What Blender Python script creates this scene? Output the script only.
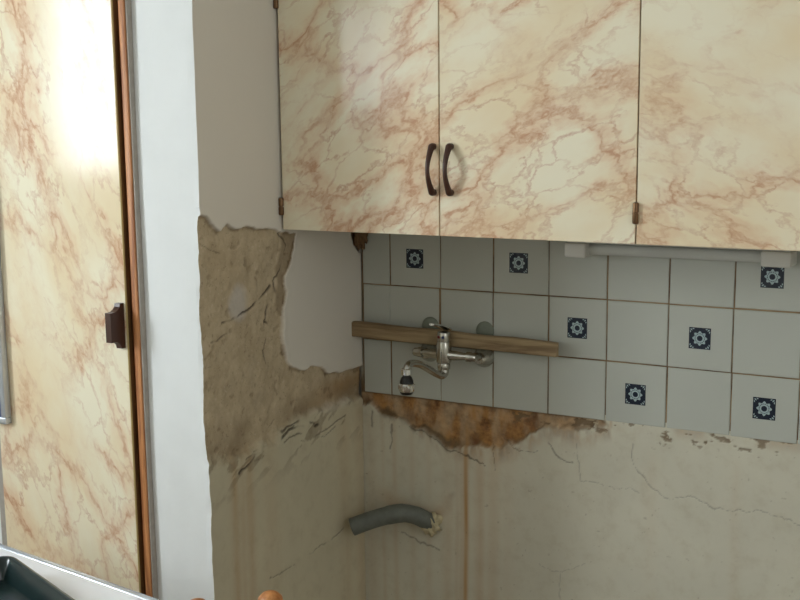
import bpy, bmesh, math, random
import numpy as np
from mathutils import Vector, Matrix

# ------------------------------------------------------------------ scene, camera, light
for o in list(bpy.data.objects):
    bpy.data.objects.remove(o, do_unlink=True)
S = bpy.context.scene
C = S.collection
H = 0.95            # height of the lowest tile edge above the floor; all heights below are measured from that edge
S.view_settings.view_transform = 'Standard'
S.view_settings.look = 'None'
S.view_settings.gamma = 1.0
S.view_settings.use_curve_mapping = False
S.view_settings.exposure = 0.2

cam_d = bpy.data.cameras.new('camera')
cam = bpy.data.objects.new('camera', cam_d)
C.objects.link(cam)
yaw, pitch, roll = -0.510128781, -0.153041967, -0.0106378952
fw = Vector((math.sin(yaw)*math.cos(pitch), math.cos(yaw)*math.cos(pitch), math.sin(pitch)))
rt = Vector((math.cos(yaw), -math.sin(yaw), 0))
up = rt.cross(fw)
r2 = rt*math.cos(roll)+up*math.sin(roll)
u2 = -rt*math.sin(roll)+up*math.cos(roll)
mat = Matrix((r2, u2, -fw)).transposed().to_4x4()
mat.translation = Vector((1.46382, -2.56316, 0.715336+H))
cam.matrix_world = mat
cam_d.sensor_width = 36
cam_d.lens = 36*1119.2949/800
cam_d.clip_start = 0.02
S.camera = cam

w = bpy.data.worlds.new('world')
S.world = w
w.use_nodes = True
w.node_tree.nodes['Background'].inputs[0].default_value = (0.75, 0.85, 1.0, 1)
w.node_tree.nodes['Background'].inputs[1].default_value = 1.0

XW = -1.9           # window wall
WIN = [(-2.95, -2.05, 0.52, 1.42, 62.0, (0.88, 0.96, 1.0)),
       (-4.15, -3.50, 0.80, 1.42, 7.0, (0.92, 0.97, 1.0))]
def daylight(name, size_y, size_z, loc, rot, power, col):
    d = bpy.data.lights.new(name, 'AREA')
    d.shape = 'RECTANGLE'
    d.size = size_y
    d.size_y = size_z
    d.energy = power
    d.color = col
    o = bpy.data.objects.new(name, d)
    o.location = loc
    o.rotation_euler = rot
    C.objects.link(o)
    return o
for (ya, yb, za, zb, e, col) in WIN:     # daylight in the two windows of the left room wall
    daylight('window_daylight', zb-za, yb-ya, (XW-0.06, (ya+yb)/2, (za+zb)/2+H), (0, -math.pi/2, 0), e, col)
# unseen window added to the right room wall as fill for the side wall
BD = (-2.3, -1.4, 0.25, 1.35)
daylight('window_daylight', BD[3]-BD[2], BD[1]-BD[0], (2.66, (BD[0]+BD[1])/2, (BD[2]+BD[3])/2+H), (0, math.pi/2, 0), 7.0, (1.0, 0.97, 0.92))

# ------------------------------------------------------------------ helpers
def lin(c):
    return tuple(((v/255)/12.92 if v/255 <= 0.04045 else ((v/255+0.055)/1.055)**2.4) for v in c)+(1,)

class NT:
    def __init__(s, name):
        s.m = bpy.data.materials.new(name)
        s.m.use_nodes = True
        s.t = s.m.node_tree
        s.b = s.t.nodes['Principled BSDF']
    def n(s, kind, **kw):
        x = s.t.nodes.new(kind)
        for k, v in kw.items():
            setattr(x, k, v)
        return x
    def l(s, a, b):
        s.t.links.new(a, b)
    def val(s, x, i, v):
        if hasattr(v, 'links') or isinstance(v, bpy.types.NodeSocket):
            s.l(v, x.inputs[i])
        else:
            x.inputs[i].default_value = v
    def math(s, op, a, b=0.0, clamp=False):
        x = s.n('ShaderNodeMath', operation=op, use_clamp=clamp)
        s.val(x, 0, a)
        s.val(x, 1, b)
        return x.outputs[0]
    def mix(s, f, a, b):
        x = s.n('ShaderNodeMix', data_type='RGBA')
        s.val(x, 0, f)
        s.val(x, 6, a)
        s.val(x, 7, b)
        return x.outputs[2]
    def ramp(s, f, stops, interp='LINEAR'):
        x = s.n('ShaderNodeValToRGB')
        x.color_ramp.interpolation = interp
        e = x.color_ramp.elements
        while len(e) < len(stops):
            e.new(0.5)
        for q, (p, c) in zip(e, stops):
            q.position = p
            q.color = c if len(c) == 4 else (*c, 1)
        s.l(f, x.inputs[0])
        return x.outputs[0]
    def ss(s, f, a, b):
        x = s.n('ShaderNodeMapRange', interpolation_type='SMOOTHSTEP')
        s.val(x, 0, f)
        x.inputs[1].default_value = a
        x.inputs[2].default_value = b
        return x.outputs[0]
    def coord(s, scale=(1, 1, 1), rot=(0, 0, 0), rnd=0.0, tex=False):
        t = s.n('ShaderNodeTexCoord').outputs['Object']
        if rnd:
            oi = s.n('ShaderNodeObjectInfo').outputs['Random']
            a = s.n('ShaderNodeVectorMath', operation='ADD')
            s.l(t, a.inputs[0])
            s.l(s.math('MULTIPLY', oi, rnd), a.inputs[1])
            t = a.outputs[0]
        x = s.n('ShaderNodeMapping', vector_type='TEXTURE' if tex else 'POINT')
        s.l(t, x.inputs[0])
        x.inputs['Rotation'].default_value = rot
        x.inputs['Scale'].default_value = scale
        return x.outputs[0]
    def noise(s, v, scale, detail=4, rough=0.55, dist=0.0, out=0):
        x = s.n('ShaderNodeTexNoise')
        s.l(v, x.inputs['Vector'])
        x.inputs['Scale'].default_value = scale
        x.inputs['Detail'].default_value = detail
        x.inputs['Roughness'].default_value = rough
        x.inputs['Distortion'].default_value = dist
        return x.outputs[out]
    def attr(s, name):
        x = s.n('ShaderNodeAttribute', attribute_name=name)
        return x.outputs['Fac']
    def bump(s, h, strength=0.3, dist=0.002):
        x = s.n('ShaderNodeBump')
        s.l(h, x.inputs['Height'])
        x.inputs['Strength'].default_value = strength
        x.inputs['Distance'].default_value = dist
        s.l(x.outputs[0], s.b.inputs['Normal'])
    def col(s, c):
        s.val(s.b, 'Base Color', c)
    def rough(s, v):
        s.val(s.b, 'Roughness', v)

def plain(name, c, rough=0.5, metal=0.0, var=0.08, scale=30.0, bump=0.0, spec=None):
    t = NT(name)
    v = t.coord(rnd=3.0)
    n = t.noise(v, scale, 4)
    a = lin(c)
    d = tuple(x*(1-var*2) for x in a[:3])+(1,)
    t.col(t.mix(n, d, tuple(min(1, x*(1+var)) for x in a[:3])+(1,)))
    t.rough(rough)
    t.b.inputs['Metallic'].default_value = metal
    if spec is not None:
        t.b.inputs['Specular IOR Level'].default_value = spec
    if bump:
        t.bump(n, bump, 0.001)
    return t.m

def marble(name, rotv, stretch, seed, vein=1.0, spec=0.5):
    t = NT(name)
    v0 = t.coord(scale=tuple(1/q_ for q_ in stretch), rot=rotv, rnd=7.0, tex=True)
    off = t.n('ShaderNodeVectorMath', operation='ADD')
    t.l(v0, off.inputs[0])
    off.inputs[1].default_value = (seed, seed*0.7, seed*1.3)
    v0 = off.outputs[0]
    def warp(scale, amt, det=4):
        c = t.noise(v0, scale, det, 0.55, 0, out=1)
        a = t.n('ShaderNodeVectorMath', operation='SUBTRACT')
        t.l(c, a.inputs[0])
        a.inputs[1].default_value = (0.5, 0.5, 0.5)
        b = t.n('ShaderNodeVectorMath', operation='SCALE')
        t.l(a.outputs[0], b.inputs[0])
        b.inputs['Scale'].default_value = amt
        d = t.n('ShaderNodeVectorMath', operation='ADD')
        t.l(v0, d.inputs[0])
        t.l(b.outputs[0], d.inputs[1])
        return d.outputs[0]
    def vor(vec, scale):
        x = t.n('ShaderNodeTexVoronoi', feature='DISTANCE_TO_EDGE')
        t.l(vec, x.inputs['Vector'])
        x.inputs['Scale'].default_value = scale
        return x.outputs['Distance']
    def warp2(v, scale, amt, det=5):
        c = t.noise(v, scale, det, 0.62, 0, out=1)
        a = t.n('ShaderNodeVectorMath', operation='SUBTRACT')
        t.l(c, a.inputs[0])
        a.inputs[1].default_value = (0.5, 0.5, 0.5)
        b = t.n('ShaderNodeVectorMath', operation='SCALE')
        t.l(a.outputs[0], b.inputs[0])
        b.inputs['Scale'].default_value = amt
        d = t.n('ShaderNodeVectorMath', operation='ADD')
        t.l(v, d.inputs[0])
        t.l(b.outputs[0], d.inputs[1])
        return d.outputs[0]
    w1 = warp2(warp2(v0, 3.5, 0.30), 16.0, 0.07)
    w2 = warp2(warp2(v0, 6.0, 0.18), 30.0, 0.045)
    d1 = vor(w1, 5.0)
    d2 = vor(w2, 11.0)
    d3 = vor(warp2(w2, 60.0, 0.02), 24.0)
    nz = t.noise(w1, 2.6, 5, 0.6, 0.3)
    dens = t.ss(nz, 0.39, 0.60)
    dens2 = t.ss(t.noise(w1, 4.0, 4, 0.6), 0.50, 0.66)
    fine = t.noise(w2, 34, 6, 0.7)
    near = t.ss(t.math('SUBTRACT', 0.20, d1), 0.0, 0.20)
    halo = t.math('MULTIPLY', near, t.math('ADD', t.math('MULTIPLY', dens, 0.85), 0.10))
    v1 = t.math('MULTIPLY', t.ss(t.math('SUBTRACT', 0.055, d1), 0.0, 0.055), t.math('ADD', t.math('MULTIPLY', dens, 0.85), 0.10))
    v2 = t.math('MULTIPLY', t.ss(t.math('SUBTRACT', 0.075, d2), 0.0, 0.075), t.math('ADD', t.math('MULTIPLY', dens, 0.65), 0.06))
    v3 = t.math('MULTIPLY', t.ss(t.math('SUBTRACT', 0.10, d3), 0.0, 0.10), t.math('MULTIPLY', t.math('MULTIPLY', dens2, near), 0.6))
    vs = t.math('MAXIMUM', t.math('MAXIMUM', v1, v2), v3)
    vs = t.math('MULTIPLY', vs, t.math('ADD', t.math('MULTIPLY', t.ss(fine, 0.30, 0.70), 1.1), 0.25), True)
    vs = t.math('MULTIPLY', vs, vein, True)
    halo = t.math('MULTIPLY', halo, t.math('ADD', t.math('MULTIPLY', fine, 1.1), 0.35), True)
    cloud = t.noise(v0, 4.5, 4, 0.5)
    base = t.mix(t.ss(cloud, 0.35, 0.68), lin((241, 233, 208)), lin((235, 217, 182)))
    c = t.mix(t.math('MULTIPLY', halo, 0.72), base, lin((222, 182, 146)))
    c = t.mix(t.math('MULTIPLY', vs, 0.75), c, lin((186, 124, 92)))
    t.col(c)
    t.rough(t.math('ADD', 0.12, t.math('MULTIPLY', fine, 0.06)))
    t.b.inputs['Specular IOR Level'].default_value = spec
    return t.m

def wood(name, c1, c2, axis='z', scale=18, rough=0.55):
    t = NT(name)
    sc = {'x': (1.2, scale, scale), 'y': (scale, 1.2, scale), 'z': (scale, scale, 1.2)}[axis]
    v = t.coord(scale=sc, rnd=5.0)
    n = t.noise(v, 2.5, 6, 0.6, 0.8)
    g = t.noise(v, 9.0, 4, 0.6)
    f = t.math('ADD', t.math('MULTIPLY', n, 0.7), t.math('MULTIPLY', g, 0.3))
    t.col(t.mix(t.ss(f, 0.35, 0.65), lin(c1), lin(c2)))
    t.rough(rough)
    t.bump(f, 0.25, 0.001)
    return t.m

def wall_mat(name, upper, lower, skim_rough=0.75):
    """painted wall: attributes say where old mortar is exposed, where rust ran, where cracks, painted edge shade and dirt are"""
    t = NT(name)
    v = t.coord()
    big = t.noise(v, 3.0, 5)
    mid = t.noise(v, 22.0, 6, 0.65)
    fine = t.noise(v, 85.0, 5, 0.75)
    up_ = t.mix(big, tuple(x*0.93 for x in lin(upper)[:3])+(1,), lin(upper))
    vs = t.coord(scale=(26, 26, 1.6))
    run = t.noise(vs, 1.0, 4, 0.6)
    lo = t.mix(t.ss(big, 0.3, 0.7), lin(lower), tuple(x*1.12 for x in lin(lower)[:3])+(1,))
    lo = t.mix(t.math('MULTIPLY', t.ss(mid, 0.45, 0.75), 0.25), lo, lin((165, 150, 118)))
    c = t.mix(t.attr('lower'), up_, lo)
    # exposed mortar: sandy, blotchy, with pale and dark grains
    sand = t.mix(t.ss(mid, 0.32, 0.68), lin((184, 166, 136)), lin((204, 187, 157)))
    sand = t.mix(t.math('MULTIPLY', t.ss(t.noise(v, 9.0, 5, 0.6), 0.5, 0.75), 0.4), sand, lin((164, 150, 128)))
    sand = t.mix(t.math('MULTIPLY', t.ss(fine, 0.58, 0.70), 0.5), sand, lin((226, 212, 188)))
    sand = t.mix(t.math('MULTIPLY', t.ss(fine, 0.43, 0.32), 0.5), sand, lin((118, 96, 76)))
    c = t.mix(t.attr('exposed'), c, sand)
    pale = t.attr('pale')
    c = t.mix(t.math('MULTIPLY', pale, 0.7), c, lin((205, 200, 194)))
    # rust, darker where it is thick
    rust = t.attr('rust')
    rc = t.mix(t.ss(mid, 0.35, 0.66), lin((112, 72, 36)), lin((178, 130, 74)))
    rc = t.mix(t.math('MULTIPLY', t.ss(t.noise(v, 40, 5, 0.7), 0.54, 0.68), 0.6), rc, lin((84, 48, 22)))
    c = t.mix(rust, c, rc)
    st = t.math('MULTIPLY', t.attr('streak'), t.math('ADD', 0.35, t.math('MULTIPLY', run, 1.1)), True)
    c = t.mix(st, c, lin((178, 132, 74)))
    c = t.mix(t.math('MULTIPLY', t.attr('dirt_shade'), t.math('ADD', 0.4, mid), True), c, lin((112, 90, 62)))
    c = t.mix(t.attr('crack'), c, lin((58, 44, 32)))
    t.col(c)
    t.rough(skim_rough)
    t.bump(t.math('ADD', t.math('MULTIPLY', mid, 0.5), t.math('MULTIPLY', fine, 0.5)), 0.35, 0.0015)
    return t.m

ORG = {}
def link(o, parent, org):
    C.objects.link(o)
    ORG[o.name] = Vector(org)
    if parent is not None:
        o.parent = parent
        o.location = Vector(org)-ORG[parent.name]
    else:
        o.location = Vector(org)+Vector((0, 0, H))
    return o

def tag(o, label=None, cat=None, group=None, kind=None):
    if label: o['label'] = label
    if cat: o['category'] = cat
    if group: o['group'] = group
    if kind: o['kind'] = kind
    return o

def thing(name, loc, label, cat, group=None):
    o = bpy.data.objects.new(name, None)
    o.empty_display_size = 0.05
    link(o, None, loc)
    return tag(o, label, cat, group)

def obj(name, bm, m, parent=None, smooth=False, org=None, ang=35):
    """bmesh in place coordinates -> one object whose origin sits at its base"""
    bmesh.ops.recalc_face_normals(bm, faces=bm.faces[:])
    co = [v.co for v in bm.verts]
    lo = [min(c[i] for c in co) for i in range(3)]
    hi = [max(c[i] for c in co) for i in range(3)]
    if org is None:
        org = Vector(((lo[0]+hi[0])/2, (lo[1]+hi[1])/2, lo[2]))
    bmesh.ops.translate(bm, verts=bm.verts[:], vec=-Vector(org))
    me = bpy.data.meshes.new(name)
    if smooth:
        for e in bm.edges:
            if len(e.link_faces) == 2 and e.calc_face_angle(0) > math.radians(ang):
                e.smooth = False
        for f in bm.faces:
            f.smooth = True
    bm.to_mesh(me)
    bm.free()
    for mm in (m if isinstance(m, (list, tuple)) else [m]):
        me.materials.append(mm)
    o = bpy.data.objects.new(name, me)
    return link(o, parent, org)

def B(): return bmesh.new()

def box(bm, x0, x1, y0, y1, z0, z1, bev=0.0, seg=2, M=None):
    r = bmesh.ops.create_cube(bm, size=1)
    vs = r['verts']
    for v in vs:
        v.co = Vector(((x0+x1)/2+v.co.x*(x1-x0), (y0+y1)/2+v.co.y*(y1-y0), (z0+z1)/2+v.co.z*(z1-z0)))
    if bev:
        es = list({e for v in vs for e in v.link_edges})
        q = bmesh.ops.bevel(bm, geom=es, offset=bev, segments=seg, affect='EDGES', profile=0.5)
        vs = list({v for f in q['faces'] for v in f.verts} | {v for v in vs if v.is_valid})
    if M is not None:
        bmesh.ops.transform(bm, matrix=M, verts=vs)
    return vs

def frame_axes(t):
    t = t.normalized()
    a = Vector((0, 0, 1)) if abs(t.z) < 0.9 else Vector((1, 0, 0))
    n = t.cross(a).normalized()
    return n, t.cross(n).normalized()

def tube(bm, pts, rad, seg=16, caps=True, squash=None):
    pts = [Vector(p) for p in pts]
    if not isinstance(rad, (list, tuple)):
        rad = [rad]*len(pts)
    rings = []
    n = None
    for i, p in enumerate(pts):
        t = (pts[min(i+1, len(pts)-1)]-pts[max(i-1, 0)]).normalized()
        if n is None:
            n, b = frame_axes(t)
        else:
            n = (n-t*n.dot(t)).normalized()
            b = t.cross(n)
        rings.append([bm.verts.new(p+(n*math.cos(2*math.pi*k/seg)+b*math.sin(2*math.pi*k/seg))*rad[i]) for k in range(seg)])
    for a, c in zip(rings, rings[1:]):
        for k in range(seg):
            bm.faces.new((a[k], a[(k+1) % seg], c[(k+1) % seg], c[k]))
    if caps:
        bm.faces.new(rings[0])
        bm.faces.new(rings[-1][::-1])
    return rings

def lathe(bm, org, axis, prof, seg=24):
    """prof: (distance along axis, radius)"""
    org = Vector(org)
    ax = Vector(axis).normalized()
    n, b = frame_axes(ax)
    rings = []
    for d, r in prof:
        rings.append([bm.verts.new(org+ax*d+(n*math.cos(2*math.pi*k/seg)+b*math.sin(2*math.pi*k/seg))*max(r, 1e-5)) for k in range(seg)])
    for a, c in zip(rings, rings[1:]):
        for k in range(seg):
            bm.faces.new((a[k], a[(k+1) % seg], c[(k+1) % seg], c[k]))
    bm.faces.new(rings[0])
    bm.faces.new(rings[-1][::-1])

def smooth_path(pts, n=6):
    pts = [Vector(p) for p in pts]
    out = []
    for i in range(len(pts)-1):
        p0 = pts[max(i-1, 0)]; p1 = pts[i]; p2 = pts[i+1]; p3 = pts[min(i+2, len(pts)-1)]
        for k in range(n):
            t = k/n
            out.append(0.5*((2*p1)+(p2-p0)*t+(2*p0-5*p1+4*p2-p3)*t*t+(3*p1-p0-3*p2+p3)*t**3))
    out.append(pts[-1])
    return out

# ---- numpy noise and distance fields for the worn wall surfaces
def vnoise(x, y, seed):
    xi = np.floor(x).astype(np.int64); yi = np.floor(y).astype(np.int64)
    fx = x-xi; fy = y-yi
    fx = fx*fx*(3-2*fx); fy = fy*fy*(3-2*fy)
    def h(a, b):
        k = (a*374761393+b*668265263+seed*144665) & 0xffffffff
        k = ((k ^ (k >> 13))*1274126177) & 0xffffffff
        k = (k ^ (k >> 16)) & 0xffff
        return k/65535.0
    return (h(xi, yi)*(1-fx)+h(xi+1, yi)*fx)*(1-fy)+(h(xi, yi+1)*(1-fx)+h(xi+1, yi+1)*fx)*fy
def fbm(x, y, s, oc=4, seed=1):
    r = 0; a = 0.5; t = 0
    for i in range(oc):
        r = r+a*vnoise(x*s+17.3*i, y*s+9.1*i, seed+i*13); t += a
        a *= 0.5; s *= 2.03
    return r/t
def sstep(x, a, b):
    t = np.clip((x-a)/(b-a), 0, 1)
    return t*t*(3-2*t)
def segd(x, y, p):
    d = np.full(x.shape, 9.0)
    for (ax, ay), (bx, by) in zip(p, p[1:]):
        vx, vy = bx-ax, by-ay
        t = np.clip(((x-ax)*vx+(y-ay)*vy)/(vx*vx+vy*vy+1e-12), 0, 1)
        d = np.minimum(d, np.hypot(x-ax-t*vx, y-ay-t*vy))
    return d
def polyd(x, y, p):
    """signed distance, positive inside"""
    q = list(p)+[p[0]]
    ins = np.zeros(x.shape, bool)
    for (ax, ay), (bx, by) in zip(q, q[1:]):
        c = ((ay > y) != (by > y))
        with np.errstate(divide='ignore', invalid='ignore'):
            xx = (bx-ax)*(y-ay)/(by-ay+1e-15)+ax
        ins ^= c & (x < xx)
    d = segd(x, y, q)
    return np.where(ins, d, -d)
def spans(parts):
    out = []
    for a, b, st in parts:
        n = max(1, int(round((b-a)/st)))
        out += [a+(b-a)*i/n for i in range(n)]
    return np.array(out+[parts[-1][1]])

# ------------------------------------------------------------------ materials
M_wall_l = wall_mat('worn_painted_plaster', (232, 226, 214), (202, 194, 168))
M_wall_b = wall_mat('worn_cream_wall_paint', (222, 216, 206), (200, 196, 178), 0.6)
M_white = plain('white_wall_paint', (232, 234, 233), 0.8, var=0.03, scale=14, bump=0.25)
M_ceil = plain('ceiling_paint', (238, 238, 234), 0.9, var=0.03)
M_room = plain('room_wall_paint', (230, 226, 214), 0.85, var=0.03)
M_floor = plain('floor_tile_red', (140, 124, 108), 0.5, var=0.15, scale=8)
M_tile = plain('white_glazed_tile', (188, 191, 182), 0.13, var=0.02, scale=5)
M_navy = plain('navy_glaze', (22, 34, 52), 0.2, var=0.1)
M_pale = plain('pale_blue_glaze', (168, 188, 190), 0.2, var=0.05)
M_chrome = plain('worn_chrome', (190, 188, 180), 0.22, 1.0, 0.08, 60)
M_chromeb = plain('bright_chrome', (225, 225, 222), 0.10, 1.0, 0.03, 60)
M_black = plain('black_rubber', (18, 17, 17), 0.45)
M_red = plain('red_mark', (120, 30, 26), 0.4)
M_blue = plain('blue_mark', (30, 46, 96), 0.4)
M_brown = plain('brown_plastic', (66, 36, 22), 0.38, var=0.1)
M_brass = plain('dull_bronze', (120, 92, 66), 0.35, 0.8, 0.2, 90)
M_pvc = plain('grey_pvc', (112, 116, 108), 0.55, var=0.28, scale=32, bump=0.1)
M_lump = plain('crumbly_filler', (208, 196, 160), 0.95, var=0.25, scale=70, bump=0.6)
M_mortar = plain('brown_mortar', (132, 102, 70), 0.95, var=0.4, scale=45, bump=0.8)
M_greyp = plain('grey_plate', (128, 134, 120), 0.55, var=0.15, scale=60)
M_lampw = plain('white_plastic', (215, 214, 206), 0.4, var=0.03)
M_carc = plain('cabinet_carcass', (206, 190, 158), 0.5, var=0.05)
M_edge = plain('cream_edge_band', (206, 186, 128), 0.45, var=0.08)
M_top = plain('white_laminate', (246, 246, 250), 0.22, var=0.02)
M_trim = plain('pale_metal_trim', (205, 212, 220), 0.25, 0.6, 0.03)
M_green = plain('dark_green_enamel', (17, 38, 38), 0.22, var=0.2, scale=9)
M_greyfill = plain('grey_filler_strip', (176, 168, 158), 0.8, var=0.15, scale=50, bump=0.3)
M_mirror = plain('blue_tinted_glass', (120, 138, 160), 0.08, 0.7)
M_bluef = plain('blue_bead', (56, 72, 110), 0.4)
M_wood_b = wood('weathered_batten_wood', (120, 98, 70), (168, 146, 110), 'x', 16, 0.7)
M_wood_o = wood('orange_brown_wood', (140, 82, 44), (204, 140, 88), 'z', 22, 0.5)
M_wood_d = wood('dark_brown_wood', (96, 70, 42), (134, 100, 62), 'z', 22, 0.5)
M_wood_r = wood('red_brown_wood', (120, 70, 40), (158, 100, 62), 'z', 22, 0.5)
M_wood_p = wood('varnished_turned_wood', (170, 100, 50), (214, 150, 92), 'z', 14, 0.35)
M_marb = [marble('pink_marbled_laminate_'+k, r, s, q, 0.85, sp_) for k, r, s, q, sp_ in
          (('one', (0, math.radians(-36), 0), (0.72, 1.0, 1.3), 1.0, 0.5),
           ('two', (0, math.radians(-24), 0), (0.72, 1.0, 1.35), 6.2, 0.45),
           ('three', (0, math.radians(14), 0), (0.76, 1.0, 1.30), 11.7, 0.45),
           ('tall', (0, math.radians(68), 0), (0.72, 1.0, 1.4), 3.4, 0.26))]
t = NT('clear_lamp_cover')
t.col(lin((226, 228, 222)))
t.rough(0.25)
t.b.inputs['Transmission Weight'].default_value = 0.25
t.b.inputs['IOR'].default_value = 1.12
M_cover = t.m
t = NT('dirty_brown_grout')
v = t.coord()
t.col(t.mix(t.ss(t.noise(v, 9, 5, 0.6), 0.35, 0.65), lin((92, 66, 40)), lin((158, 134, 100))))
t.rough(0.9)
M_grout = t.m

# ------------------------------------------------------------------ the room
CX = -0.09          # face of the side wall that meets the tiled wall
YN = -0.666         # end face of the side wall
TOPZ = 1.62
def struct(name, bm, m, parent=None, **k):
    o = obj(name, bm, m, parent, **k)
    o['kind'] = 'structure'
    return o

bm = B(); box(bm, XW-0.2, 2.7, -4.6, 0.15, -H-0.1, -H)
struct('floor', bm, M_floor)
bm = B(); box(bm, XW-0.2, 2.7, -4.6, 0.15, TOPZ, TOPZ+0.1)
struct('ceiling', bm, M_ceil)
bm = B()
box(bm, 2.6, 2.7, -4.5, BD[0], -H, TOPZ)
box(bm, 2.6, 2.7, BD[1], 0.0, -H, TOPZ)
box(bm, 2.6, 2.7, BD[0], BD[1], -H, BD[2])
box(bm, 2.6, 2.7, BD[0], BD[1], BD[3], TOPZ)
struct('wall_right', bm, M_room)
bm = B(); box(bm, XW-0.1, 2.7, -4.6, -4.5, -H, TOPZ)
struct('wall_front', bm, M_room)
bm = B()
zs0 = min(WIN[0][2], WIN[1][2])
ys = [-4.5, WIN[1][0], WIN[1][1], WIN[0][0], WIN[0][1], YN]
for i in range(5):
    if i in (1, 3):
        W_ = WIN[1] if i == 1 else WIN[0]
        box(bm, XW-0.1, XW, ys[i], ys[i+1], -H, W_[2])
        box(bm, XW-0.1, XW, ys[i], ys[i+1], W_[3], TOPZ)
    else:
        box(bm, XW-0.1, XW, ys[i], ys[i+1], -H, TOPZ)
struct('wall_far_left', bm, M_room)
for i, W_ in enumerate(WIN):
    bm = B()
    ya, yb, za, zb = W_[:4]
    f = 0.045
    box(bm, XW-0.05, XW+0.01, ya, yb, za, za+f)
    box(bm, XW-0.05, XW+0.01, ya, yb, zb-f, zb)
    box(bm, XW-0.05, XW+0.01, ya, ya+f, za+f, zb-f)
    box(bm, XW-0.05, XW+0.01, yb-f, yb, za+f, zb-f)
    struct('window_%d' % (i+1), bm, M_lampw)
bm = B()
f = 0.045
box(bm, 2.59, 2.65, BD[0], BD[1], BD[2], BD[2]+f); box(bm, 2.59, 2.65, BD[0], BD[1], BD[3]-f, BD[3])
box(bm, 2.59, 2.65, BD[0], BD[0]+f, BD[2]+f, BD[3]-f); box(bm, 2.59, 2.65, BD[1]-f, BD[1], BD[2]+f, BD[3]-f)
struct('window_3', bm, M_lampw)  # frame of the added fill window

# ---- side wall with its plaster knocked off
TAN = [(-0.72, 0.529), (-0.673, 0.529), (-0.642, 0.531), (-0.622, 0.515), (-0.592, 0.494), (-0.57, 0.506), (-0.537, 0.492), (-0.503, 0.501), (-0.466, 0.488), (-0.426, 0.49), (-0.375, 0.471), (-0.304, 0.462), (-0.322, 0.423), (-0.332, 0.394), (-0.359, 0.366), (-0.344, 0.327), (-0.358, 0.292), (-0.364, 0.256), (-0.362, 0.206), (-0.351, 0.155), (-0.327, 0.13), (-0.279, 0.11), (-0.21, 0.11), (-0.178, 0.09), (-0.115, 0.073), (-0.065, 0.073), (0.02, 0.067), (0.02, -0.023), (-0.167, 0.0), (-0.306, -0.007), (-0.372, -0.017), (-0.476, -0.04), (-0.656, -0.021), (-0.72, -0.01)]
HOLE = [(-0.043, 0.455), (0.056, 0.455), (0.039, 0.403), (0.017, 0.383), (-0.014, 0.392), (-0.033, 0.413)]
LCR = [([(-0.593, 0.28), (-0.498, 0.301), (-0.451, 0.317), (-0.397, 0.346)], 2.0),
       ([(-0.557, -0.079), (-0.468, -0.038), (-0.351, -0.030), (-0.225, -0.037)], 2.2),
       ([(-0.53, -0.05), (-0.44, -0.030), (-0.33, -0.026)], 1.6),
       ([(-0.50, -0.062), (-0.42, -0.045), (-0.30, -0.052)], 1.5),
       ([(-0.40, -0.022), (-0.30, -0.018), (-0.24, -0.03)], 1.8),
       ([(-0.27, -0.06), (-0.20, -0.075), (-0.15, -0.06)], 1.2),
       ([(-0.452, -0.375), (-0.322, -0.383), (-0.205, -0.37), (-0.089, -0.353)], 1.0),
       ([(-0.63, 0.253), (-0.557, 0.259)], 1.2),
       ([(-0.669, 0.479), (-0.601, 0.451), (-0.531, 0.402)], 1.0),
       ([(-0.442, 0.0), (-0.304, 0.044), (-0.212, 0.063)], 1.0),
       ([(-0.42, 0.22), (-0.44, 0.19), (-0.43, 0.16)], 2.0),
       ([(-0.41, 0.30), (-0.42, 0.27), (-0.40, 0.25)], 2.4),
       ([(-0.375, 0.471), (-0.345, 0.44), (-0.365, 0.40), (-0.385, 0.36), (-0.375, 0.30), (-0.39, 0.25)], 1.6),
       ([(-0.309, -0.071), (-0.169, -0.053), (-0.094, -0.044)], 1.2)]
yy = spans([(YN, 0.0, 0.0026)])
zz = spans([(-H, -0.45, 0.05), (-0.45, 0.62, 0.0026), (0.62, 1.08, 0.012), (1.08, TOPZ, 0.08)])
Yg, Zg = np.meshgrid(yy, zz)
jy = (fbm(Yg, Zg, 16, 6, 5)-0.5)*0.034
jz = (fbm(Yg, Zg, 16, 6, 9)-0.5)*0.034
dt = polyd(Yg+jy*0.8, Zg+jz*0.8, TAN)
low_edge = -0.03-0.05*(Yg+0.3)**2+(fbm(Yg, Zg, 14, 5, 3)-0.5)*0.10
softlow = sstep(Zg, -0.07, 0.03)
exposed = np.where(Zg > 0.02, sstep(dt, -0.0012, 0.0012), sstep(dt+(fbm(Yg, Zg, 22, 5, 21)-0.5)*0.05, -0.012, 0.014))
lower = 1-sstep(Zg+(fbm(Yg, Zg, 10, 4, 4)-0.5)*0.05, -0.02, 0.03)
hole = sstep(polyd(Yg+jy*0.6, Zg+jz*0.6, HOLE), -0.003, 0.004)
crack = np.zeros(Yg.shape)
for pth, wd in LCR:
    d = segd(Yg+jy*0.9, Zg+jz*0.9, pth)
    ww = wd*0.0011*(0.1+1.5*fbm(Yg, Zg, 24, 3, 31))
    crack = np.maximum(crack, min(0.85, 0.5*wd)*sstep(-d, -ww*1.6-0.0006, -ww*0.4)*(sstep(fbm(Yg, Zg, 20, 3, 36), 0.30, 0.50) if wd > 1.1 else sstep(fbm(Yg, Zg, 16, 3, 36), 0.48, 0.58)))
BED = [(-0.362, 0.47), (-0.300, 0.47), (-0.312, 0.423), (-0.325, 0.394), (-0.352, 0.366), (-0.330, 0.327), (-0.345, 0.292), (-0.362, 0.27), (-0.392, 0.30), (-0.375, 0.35), (-0.388, 0.395), (-0.368, 0.425)]
bed = exposed*sstep(polyd(Yg+jy*0.6, Zg+jz*0.6, BED), -0.002, 0.002)
pits = sstep(fbm(Yg, Zg, 46, 3, 77), 0.70, 0.78)*exposed
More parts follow.
